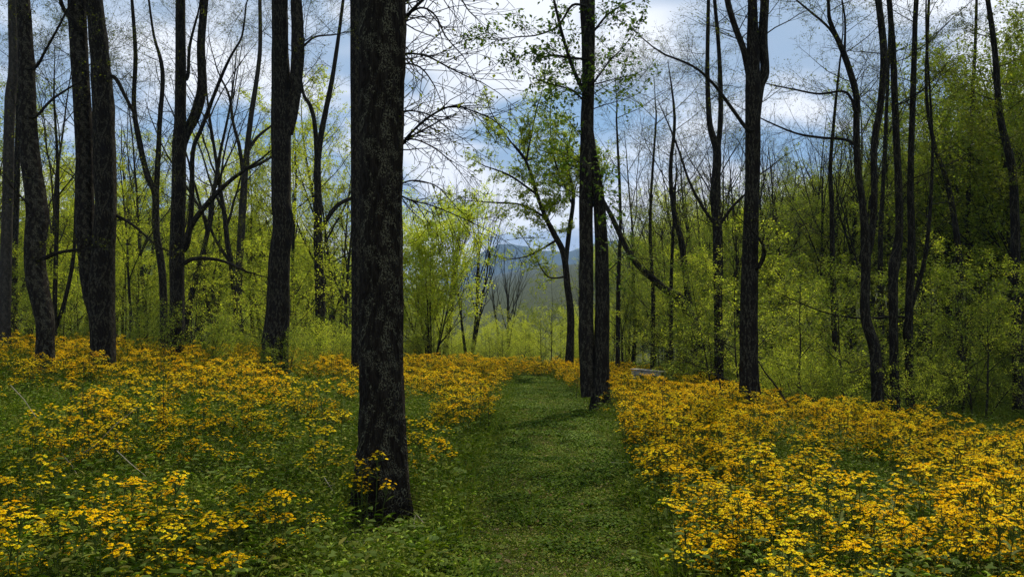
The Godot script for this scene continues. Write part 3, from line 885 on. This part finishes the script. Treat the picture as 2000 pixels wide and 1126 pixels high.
# ---------------------------------------------------------------- flowers and herbs
func daisy(s: Shape, p: Vector3, up: Vector3, r: float, col: Color) -> void:
	var a := across(up)
	var b := up.cross(a)
	var petals := 8
	var droop := rf(-0.1, 0.45)
	for q in petals:
		var th := TAU * q / petals + rf(-0.12, 0.12)
		var out := (a * cos(th) + b * sin(th) - up * droop * rf(0.6, 1.3)).normalized()
		s.leaf(p + out * r * 0.15, out, up.cross(out).normalized(), r * rf(0.8, 1.05), r * 0.62, r * 0.06, jig(col, 0.12))
	var mid := Color(0.6, 0.32, 0.008)
	for q in 6:
		var t0 := TAU * q / 6.0
		var t1 := TAU * (q + 1) / 6.0
		s.tri(p + up * r * 0.22, p + (a * cos(t0) + b * sin(t0)) * r * 0.32 + up * r * 0.05, p + (a * cos(t1) + b * sin(t1)) * r * 0.32 + up * r * 0.05, mid)

func flower_plant(kind: int) -> Array:      # [stems, heads, foliage]
	var st := Shape.new()
	var hd := Shape.new()
	var lf := Shape.new()
	var tones := [Color(0.82, 0.62, 0.005), Color(0.85, 0.70, 0.014), Color(0.81, 0.53, 0.003)]
	var col: Color = tones[kind % 3]
	var green := Color(0.08, 0.105, 0.013)
	for q in [4, 3, 5, 3, 2, 4][kind]:
		var a := rf(0, TAU)
		var foot := Vector3(cos(a), 0, sin(a)) * rf(0.0, 0.11)
		var tall := rf(0.22, 0.56)
		var broad := rf(0.04, 0.085)
		var lean := Vector3(cos(a) * rf(0, 0.2), 1, sin(a) * rf(0, 0.2)).normalized()
		var top := foot + lean * tall
		var mid := foot.lerp(top, 0.5) + rdir() * 0.015
		tube(st, PackedVector3Array([foot, mid, top]), PackedFloat32Array([0.0035, 0.003, 0.0022]), 3)
		var heads := rng.randi_range(9, 18)
		for w in heads:
			var th := w * 2.4 + rf(-0.3, 0.3)
			var rr := broad * sqrt((w + 0.5) / heads)
			var hp := top + Vector3(cos(th) * rr, rf(0.015, 0.075) - rr * 0.45, sin(th) * rr)
			tube(st, PackedVector3Array([top - lean * rf(0.0, 0.05), hp]), PackedFloat32Array([0.0016, 0.0012]), 3)
			daisy(hd, hp, (Vector3.UP + rdir() * 0.35 + Vector3(cos(th), 0, sin(th)) * 0.25).normalized(), rf(0.0105, 0.0155), jig(col, 0.15))
		for w in 7:
			var f := rf(0.1, 0.85)
			var th := rf(0, TAU)
			var out := Vector3(cos(th), rf(0.1, 0.7), sin(th)).normalized()
			lf.oval(foot.lerp(top, f), out, out.cross(Vector3.UP).normalized(), rf(0.04, 0.1), rf(0.012, 0.024), 0.004, jig(green, 0.3))
	for w in 7:
		var th := rf(0, TAU)
		var out := Vector3(cos(th), rf(0.3, 1.2), sin(th)).normalized()
		lf.oval(Vector3(cos(th), 0.3, sin(th)) * rf(0.02, 0.09), out, out.cross(Vector3.UP).normalized(), rf(0.06, 0.12), rf(0.022, 0.04), 0.008, jig(green, 0.3))
	for w in st.c.size():
		st.c[w] = Color(0.05, 0.075, 0.018)
	return [st, hd, lf]

func make_meadow() -> void:
	# the plants, in six shapes
	var protos := []
	var whole := []
	for q in 6:
		var a := flower_plant(q)
		var root := Node3D.new()
		root.name = "wildflower"
		part("stem", a[0].mesh(M.stalk), root)
		tag(part("flower_cluster", a[1].mesh(M.petal), root), "", "", "", "stuff")
		part("foliage", a[2].mesh(M.herb), root)
		protos.append(root)
		var am := ArrayMesh.new()
		a[0].surface_into(am, M.stalk)
		a[1].surface_into(am, M.petal)
		a[2].surface_into(am, M.herb)
		whole.append(am)
	var patch := noise(0.28, 3, FastNoiseLite.TYPE_SIMPLEX_SMOOTH, 77)
	var spots := []
	var trunks := [[on_land(-1.17, -8.0), 0.3]]
	for q in [[708, 905, 7.5, 1.2], [725, 890, 7.6, 1.25], [670, 965, 7.3, 0.9]]:
		var p := at(q[0], q[1], q[2])
		spots.append([q[2], Transform3D(Basis(Vector3.UP, q[0]).scaled(Vector3.ONE * q[3]), on_land(p.x, p.z)), p.x])
	for q in 44000:
		var d := rf(3.6, 46.0)
		var x := rf(-26.0, 9.0)
		if absf(x) > d * 0.66 + 1.0:
			continue
		if d > field_far(x) + 2.0 * patch.get_noise_1d(x * 3.0):
			continue
		if x > field_right(d) + 1.2 * patch.get_noise_1d(d * 4.0):
			continue
		var off := absf(x - path_x(d)) - path_half(d)
		var edge := 0.12 + 0.25 * patch.get_noise_2d(x * 2.0, d * 2.0)
		if x < path_x(d):
			edge += 0.5 * smoothstep(11.5, 7.5, d)     # a leafy margin left of the near path
		else:
			edge -= 0.1
		if off < edge and d < 36.5:
			continue
		var much := 0.0
		var n := patch.get_noise_2d(x, d) + 0.5 * patch.get_noise_2d(x * 3.1 + 50.0, d * 2.2)
		if x > path_x(d):
			much = 0.88 * smoothstep(-0.42, 0.2, n)
		else:
			much = smoothstep(0.04, 0.36, n + 0.013 * (d - 11.0) + 0.45 * smoothstep(7.4, 6.2, d) * smoothstep(-0.9, -1.6, x) + 0.25 * smoothstep(-1.6, -0.8, x) * smoothstep(8.5, 10.0, d)) * 0.52
		if d > 25.0 and d < 36.0 and absf(x / d * FOCAL - 267.0) < 56.0:      # kept low before the bench
			continue
		if rng.randf() > much:
			continue
		if Vector2(x + 1.17, d - 8.0).length() < 0.27:
			continue
		spots.append([d, Transform3D(Basis(Vector3.UP, rf(0, TAU)).scaled(Vector3.ONE * rf(0.65, 1.3) * (1.0 + 0.45 * clampf(n, -0.4, 0.4))), on_land(x, -d)), x])
	spots.sort_custom(func(a, b): return a[0] < b[0])
	var made := 0
	var rest := [[], [], [], [], [], []]
	for s in spots:
		var k := rng.randi() % 6
		var t: Transform3D = s[1]
		var q := px_of(t.origin + Vector3(0, 0.4, 0))
		if made < 300 and q.x > -20 and q.x < 2020 and q.y < 1150:
			made += 1
			var o: Node3D = protos[k].duplicate()
			o.name = numbered("wildflower")
			add_child(o)
			o.transform = t
			var col := int(clampf(q.x / 250.0, 0.0, 7.0))
			var zone: String = ["at the left edge", "below the twin trunk", "below the swollen trunk", "by the lichened trunk's foot", "by the mown path", "just right of the path", "below the winding tree", "at the right edge"][col]
			tag(o, "yellow daisy-like wildflower clump %s %s" % ["at the bottom of the picture" if q.y > 960 else "in the near meadow", zone], "flower", "yellow wildflower clumps near the camera")
		else:
			rest[k].append(t)
	var mass := base("wildflower_drift", Vector3.ZERO)
	tag(mass, "sheet of small yellow wildflowers covering the meadow on both sides of the path", "flowers", "", "stuff")
	for k in 6:
		scatter("wildflower", whole[k], rest[k], mass)
	print("flowers ", spots.size())
	# ground cover
	var green := [Color(0.092, 0.132, 0.011), Color(0.135, 0.172, 0.015), Color(0.062, 0.096, 0.010), Color(0.155, 0.165, 0.03)]
	var covers := []
	for kind in 6:
		var s := Shape.new()
		if kind < 3:        # clover and small herbs of the path
			var shade: Array = [[green[2], green[0], green[0]], [green[0], green[1], green[3]], [green[1], green[3], Color(0.17, 0.15, 0.07)]][kind]
			var big: float = [1.25, 0.9, 0.75][kind]
			for q in 34:
				var a := rf(0, TAU)
				var p := Vector3(cos(a), 0, sin(a)) * rf(0.0, 0.13) + Vector3(0, rf(0.012, 0.05), 0)
				var out := Vector3(cos(a + rf(-1.5, 1.5)), rf(-0.2, 0.5), sin(a + rf(-1.5, 1.5))).normalized()
				s.oval(p, out, out.cross((Vector3.UP + rdir() * 0.6).normalized()).normalized(), rf(0.011, 0.03) * big, rf(0.008, 0.018) * big, 0.003, jig(shade[rng.randi() % 3], 0.45))
			for q in [14, 22, 34][kind]:
				var a := rf(0, TAU)
				var out := Vector3(cos(a) * 0.6, 1, sin(a) * 0.6).normalized()
				s.blade(Vector3(cos(a), 0, sin(a)) * rf(0, 0.1), out, Vector3(cos(a), -0.6, sin(a)), across(out), rf(0.03, 0.09), 0.0035, jig(shade[q % 3], 0.35))
		elif kind == 3:     # grass tuft
			for q in 16:
				var a := rf(0, TAU)
				var out := Vector3(cos(a) * 0.45, 1, sin(a) * 0.45).normalized()
				s.blade(Vector3(cos(a), 0, sin(a)) * rf(0, 0.05), out, Vector3(cos(a), -0.5, sin(a)), across(out), rf(0.14, 0.42), 0.005, jig(green[rng.randi() % 4], 0.3))
		else:               # leafy herbs under the flowers
			for q in 22:
				var a := rf(0, TAU)
				var p := Vector3(cos(a), 0, sin(a)) * rf(0.0, 0.15) + Vector3(0, rf(0.02, 0.36 if kind == 4 else 0.18), 0)
				var out := Vector3(cos(a), rf(-0.3, 0.6), sin(a)).normalized()
				s.oval(p, out, out.cross((Vector3.UP + rdir() * 0.8).normalized()).normalized(), rf(0.025, 0.065), rf(0.012, 0.03), 0.006, jig(green[rng.randi() % 3], 0.35))
		covers.append(s.mesh(M.herb))
	var turf := base("path_clover", Vector3.ZERO)
	tag(turf, "clover and short grass carpeting the mown path", "clover", "", "stuff")
	var lists := [[], [], [], [], [], []]
	for q in 20000:
		var f := rng.randf()
		var d := lerpf(5.0, 37.5, f * f * 0.7 + f * 0.3)
		var x := path_x(d) + rf(-1, 1) * (path_half(d) + 0.35)
		var lush := patch.get_noise_2d(x * 4.0 + 9.0, d * 3.0) + 0.6 * patch.get_noise_2d(x * 14.0, d * 11.0 + 4.0)
		var which := 0 if lush + rf(-0.25, 0.25) > 0.12 else 1 if lush + rf(-0.25, 0.25) > -0.2 else 2
		if lush < -0.42 and rng.randf() < 0.6:
			continue
		lists[which].append(Transform3D(Basis(Vector3.UP, rf(0, TAU)).scaled(Vector3.ONE * rf(0.7, 1.25) * (1.0 + 0.012 * d) * (1.0 + 0.7 * clampf(lush, -0.4, 0.6))), on_land(x, -d)))
	for k in 3:
		scatter("clover", covers[k], lists[k], turf)
	var under := base("undergrowth", Vector3.ZERO)
	tag(under, "low green leaves and grass growing between the flowers", "undergrowth", "", "stuff")
	for q in 42000:
		var f := rng.randf()
		var d := lerpf(4.0, 60.0, f * f * 0.6 + f * 0.4)
		var x := rf(-0.68, 0.68) * d + rf(-0.6, 0.6)
		if absf(x - path_x(d)) < path_half(d) * rf(0.72, 1.05) and d < 37.0 and rng.randf() > 0.02:
			continue
		if Vector2(x + 1.17, d - 8.0).length() < 0.25:
			continue
		var k := 3 + rng.randi() % 3
		var small := 1.0
		if d < 8.4 and d > 6.3 and absf(x + 0.146 * d) < 0.36:       # only low leaves before the nearest trunk
			k = 5
			small = 0.35
		lists[k].append(Transform3D(Basis(Vector3.UP, rf(0, TAU)).scaled(Vector3.ONE * small * rf(0.7, 1.3) * (1.0 + 0.012 * d)), on_land(x, -d)))
	for k in [3, 4, 5]:
		scatter("herb" if k > 3 else "grass", covers[k], lists[k], under)

	# taller leafy stalks without flowers
	var upright := []
	for kind in 3:
		var s := Shape.new()
		for q in 5:
			var a := rf(0, TAU)
			var foot := Vector3(cos(a), 0, sin(a)) * rf(0.0, 0.12)
			var lean := Vector3(cos(a) * rf(0, 0.3), 1, sin(a) * rf(0, 0.3)).normalized()
			var tall := rf(0.2, 0.5)
			s.blade(foot, lean, Vector3.ZERO, across(lean), tall, 0.006, Color(0.05, 0.07, 0.015))
			for w in 9:
				var th := w * 2.4 + rf(-0.4, 0.4)
				var out := Vector3(cos(th), rf(-0.2, 0.9), sin(th)).normalized()
				s.oval(foot + lean * tall * rf(0.25, 1.0), out, out.cross((Vector3.UP + rdir() * 0.6).normalized()).normalized(), rf(0.03, 0.08), rf(0.01, 0.026), 0.005, jig(green[(w + kind) % 4], 0.35))
		upright.append([s, []])
	for q in 6500:
		var f := rng.randf()
		var d := lerpf(4.2, 34.0, f * f * 0.5 + f * 0.5)
		var x := rf(-0.66, 0.6) * d
		if absf(x - path_x(d)) < path_half(d) + 0.1 + rf(0, 0.25) or (d < 8.4 and d > 5.5 and absf(x + 0.146 * d) < 0.4):
			continue
		upright[q % 3][1].append(Transform3D(Basis(Vector3.UP, rf(0, TAU)).scaled(Vector3.ONE * rf(0.6, 1.15)), on_land(x, -d)))
	for u in upright:
		scatter("leafy_stalk", u[0].mesh(M.herb), u[1], under)
	# last year's leaves lying about
	var litter := base("leaf_litter", Vector3.ZERO)
	tag(litter, "brown fallen leaves scattered over the path and the wood floor", "leaf litter", "", "stuff")
	var brown := Shape.new()
	var tans := [Color(0.14, 0.10, 0.045), Color(0.2, 0.155, 0.08), Color(0.09, 0.065, 0.035)]
	for q in 7:
		var a := rf(0, TAU)
		var out := Vector3(cos(a), rf(-0.1, 0.3), sin(a)).normalized()
		brown.oval(Vector3(rf(-0.25, 0.25), rf(0.02, 0.06), rf(-0.25, 0.25)), out, out.cross((Vector3.UP + rdir() * 0.4).normalized()).normalized(), rf(0.03, 0.065), rf(0.02, 0.04), 0.008, jig(tans[q % 3], 0.3))
	var fallen := []
	for q in 5200:
		var d := rf(4.5, 44.0)
		var x := rf(-0.66, 0.66) * d
		if q < 260:
			d = rf(5.0, 34.0)
			x = path_x(d) + rf(-1, 1) * path_half(d)
		elif x < field_right(d) and rng.randf() < 0.75:
			continue
		fallen.append(Transform3D(Basis(Vector3.UP, rf(0, TAU)).scaled(Vector3.ONE * rf(0.8, 1.3)), on_land(x, -d)))
	for q in 60:
		var a := rf(0, TAU)
		var x := -1.17 + cos(a) * rf(0.3, 0.8)
		var z := -8.0 + sin(a) * rf(0.3, 0.8)
		fallen.append(Transform3D(Basis(Vector3.UP, a), on_land(x, z)))
	scatter("fallen_leaf", brown.mesh(M.herb), fallen, litter)

# ---------------------------------------------------------------- bench, broad leaves, dry stalks, fallen wood
func heart_leaf(r: float, col: Color) -> Shape:
	var s := Shape.new()
	var rim := []
	for q in 13:
		var th := lerpf(-PI * 0.92, PI * 0.92, q / 12.0)
		var k := r * (0.78 + 0.22 * cos(th) + 0.1 * absf(sin(th * 0.5)))
		rim.append(Vector3(sin(th) * k, 0.0 + 0.12 * r * absf(sin(th)) - 0.1 * r * (q % 2), cos(th) * k))
	for q in 12:
		s.tri(Vector3(0, 0, -0.25 * r), rim[q], rim[q + 1], jig(col, 0.08))
	return s

func make_small_things() -> void:
	# the bench
	var d := 34.0
	var b0 := at(1238, 718, d + 0.9)
	var b1 := at(1298, 726, d - 0.2)
	var mid := (b0 + b1) * 0.5
	var foot := on_land(mid.x, mid.z)
	var along := Vector3(b1.x - b0.x, 0, b1.z - b0.z)
	var half := along.length() * 0.5
	along = along.normalized()
	var wide := along.cross(Vector3.UP).normalized()
	var bench := base("bench", foot)
	tag(bench, "weathered grey wooden bench at the far edge of the flowers, right of the double trunk", "bench")
	var top := mid.y - foot.y
	var tilt := (along * half + Vector3(0, (b1.y - b0.y) * 0.3, 0))
	for q in 3:
		var s := Shape.new()
		s.box(wide * (q - 1) * 0.15 + Vector3(0, top - 0.016, 0), tilt, Vector3(0, 0.016, 0), wide * 0.068, Color(0.3, 0.28, 0.25))
		part("seat_plank", s.mesh(M.plank), bench)
	for q in [-1.0, 1.0]:
		for w in [-1.0, 1.0]:
			var s := Shape.new()
			s.box(along * half * 0.78 * q + wide * 0.15 * w + Vector3(0, top * 0.5 - 0.06, 0), along * 0.04, Vector3(0, top * 0.5 + 0.01, 0), wide * 0.04, Color(0.3, 0.28, 0.25))
			part("leg", s.mesh(M.plank), bench)
	for w in [-1.0, 1.0]:
		var s := Shape.new()
		s.box(wide * 0.16 * w + Vector3(0, top - 0.125, 0), along * half * 0.95, Vector3(0, 0.08, 0), wide * 0.018, Color(0.3, 0.28, 0.25))
		part("apron", s.mesh(M.plank), bench)
	# broad-leaved plants near the camera
	var kinds := []
	for q in 3:
		kinds.append(heart_leaf(0.045 + 0.012 * q, [Color(0.065, 0.11, 0.016), Color(0.05, 0.085, 0.014), Color(0.09, 0.135, 0.02)][q]).mesh(M.herb))
	var stem := Shape.new()
	tube(stem, PackedVector3Array([Vector3.ZERO, Vector3(0, 1, 0)]), PackedFloat32Array([0.002, 0.0015]), 3)
	for w in stem.c.size():
		stem.c[w] = Color(0.06, 0.09, 0.02)
	var sm := stem.mesh(M.stalk)
	var put := 0
	while put < 90:
		var dd := rf(5.6, 11.0)
		var x := rf(-0.6, 0.16) * dd if put < 72 else rf(0.2, 0.34) * dd
		var off := absf(x - path_x(dd)) - path_half(dd)
		if off < -0.1 or (absf(x + 1.1) < 0.5 and dd < 8.4 and dd > 6.7):
			continue
		var zone := "left of the lichened trunk" if x < -1.5 else "between the lichened trunk and the path" if x < path_x(dd) else "at the right edge of the path"
		var o := base("broadleaf_plant", on_land(x, -dd))
		tag(o, "low plant with round green leaves " + zone, "plant", "round-leaved plants " + zone)
		for q in rng.randi_range(4, 7):
			var a := rf(0, TAU)
			var lean := Vector3(cos(a) * rf(0.2, 0.8), 1, sin(a) * rf(0.2, 0.8)).normalized()
			var hgt := rf(0.08, 0.24)
			var st := part("stalk", sm, o)
			st.transform = Transform3D(Basis(Quaternion(Vector3.UP, lean)).scaled_local(Vector3(1, hgt, 1)), Vector3.ZERO)
			var lf := part("leaf", kinds[rng.randi() % 3], o)
			lf.transform = Transform3D(Basis.from_euler(Vector3(rf(-0.5, 0.7), a + PI * 0.5 + rf(-0.5, 0.5), rf(-0.4, 0.4))).scaled(Vector3.ONE * rf(0.75, 1.3)), lean * hgt)
		put += 1
	# thin dark saplings standing up out of the flowers
	for q in [[163, 9.5, 700, "thin dark leafless stalk rising from the left flowers below the twin trunk"], [325, 10.5, 690, "thin dark stalk rising from the flowers below the upright-stemmed tree"], [640, 11.0, 725, "thin dark stalk left of the lichened trunk"], [955, 15.0, 760, "dark twiggy stalk at the left edge of the path"], [1290, 11.5, 735, "thin dark stalk right of the path near its bend"], [1505, 10.5, 855, "thin dark stalk in the middle of the right drift"], [1630, 9.0, 905, "short dark stalk in the right drift, near the camera"], [1358, 17.0, 740, "thin dark stalk by the far edge of the right drift"], [1125, 24.0, 690, "thin dark stalk left of the double trunk"]]:
		var p := at(q[0], q[2], q[1])
		var f := on_land(p.x, p.z)
		var s := Shape.new()
		var tips := []
		var kit := {"levels": 2, "leafy": true, "seg": [0.15, 0.1], "wig": [0.05, 0.2], "up": [0.03, 0.05], "n": [5, 0], "from": [0.45, 0], "ang": [35, 30], "ratio": [0.3, 0.3], "thin": [0.5, 0.5], "end": [0.3, 0.5]}
		grow(s, tips, Vector3(0, -0.05, 0), Vector3(rf(-0.05, 0.05), 1, rf(-0.05, 0.05)).normalized(), p.y - f.y + 0.05, 0.0045 + 0.00025 * q[1], 0, kit)
		var o := base("dark_stalk", f)
		tag(o, q[3], "stalk", "dark stalks in the meadow")
		part("stem", s.mesh(M.bark_far), o)
	# straw-coloured dead stalks lying and leaning in the left meadow and by the lichened trunk
	var straw := Color(0.34, 0.29, 0.2)
	var dry := [[20, 752, 70, 815, 9.0, "straw-coloured dead stalk leaning at the left edge"], [128, 905, 185, 870, 8.5, "pale dead stalk lying across the left flowers, lower half"], [185, 870, 268, 795, 8.5, "pale dead stalk lying across the left flowers, upper half"], [120, 885, 155, 935, 8.3, "pale dead stalk crossing the long one at the left"], [228, 880, 285, 930, 8.0, "dead stalk right of the long pale one"], [575, 952, 650, 940, 8.6, "upper of the dry stems left of the lichened trunk"], [590, 958, 655, 945, 8.4, "lower of the dry stems left of the lichened trunk"], [632, 930, 655, 965, 8.4, "short dry stem crossing the others left of the lichened trunk"], [810, 1000, 846, 1066, 7.4, "bent dry stem right of the lichened trunk's foot"], [811, 1005, 812, 1062, 7.4, "upright dry stem right of the lichened trunk's foot"], [668, 1124, 740, 1065, 7.0, "long thin stem at the bottom of the picture, left of the lichened trunk"], [1484, 862, 1486, 925, 10.0, "pale upright dead stem in the right drift"], [1420, 1050, 1445, 1115, 6.8, "dry stem leaning at the near edge of the right drift"], [1190, 902, 1228, 902, 11.5, "short dry stem lying at the right edge of the path"], [915, 872, 960, 874, 13.0, "dry stem lying at the left edge of the path"]]
	for q in dry:
		var a := at(q[0], q[1], q[4])
		var b := at(q[2], q[3], q[4] - 0.15)
		a.y = maxf(a.y, land(a.x, a.z) + 0.02)
		b.y = maxf(b.y, land(b.x, b.z) + 0.02)
		var s := Shape.new()
		var low := a if a.y < b.y else b
		var m := (a + b) * 0.5 + rdir() * 0.02
		tube(s, PackedVector3Array([a - low, m - low, b - low]), PackedFloat32Array([0.0045, 0.004, 0.0025]), 5)
		for w in s.c.size():
			s.c[w] = straw
		var o := part(numbered("dry_stalk"), s.mesh(M.plank), self)
		o.position = low
		tag(o, q[5], "stalk", "dry stalks in the meadow")
	# fallen wood at the foot of the right-hand trees
	var kit := {"levels": 3, "leafy": false, "seg": [0.3, 0.2, 0.15], "wig": [0.14, 0.2, 0.25], "up": [-0.02, 0.0, 0.0], "n": [5, 4, 0], "from": [0.2, 0.2, 0], "ang": [45, 45, 40], "ratio": [0.5, 0.5, 0.5], "thin": [0.5, 0.5, 0.5], "end": [0.2, 0.3, 0.5]}
	for q in [[1650, 808, 1560, 740, 20.5, "fallen dark branch propped up left of the winding tree"], [1690, 800, 1600, 775, 21.0, "fallen branch lying left of the winding tree's foot"], [1800, 800, 1700, 770, 21.0, "fallen branch across the feet of the thin right-hand trunks"], [1760, 815, 1850, 775, 20.0, "fallen branch right of the thin straight trunk"], [1420, 780, 1400, 715, 20.5, "drooping dead branch left of the thick right-hand trunk"], [1560, 790, 1480, 640, 20.6, "long dead branch leaning on the thick right-hand trunk"], [905, 745, 945, 720, 33.0, "small fallen branch at the far left edge of the path"]]:
		var a := at(q[0], q[1], q[4])
		a.y = land(a.x, a.z)
		var b := at(q[2], q[3], q[4] + 0.3)
		var s := Shape.new()
		var tips := []
		grow(s, tips, Vector3(0, 0.02, 0), (b - a).normalized(), a.distance_to(b), 0.035, 0, kit)
		var o := base("fallen_branch", a)
		tag(o, q[5], "branch", "fallen branches")
		part("branch", s.mesh(M.bark_far), o)
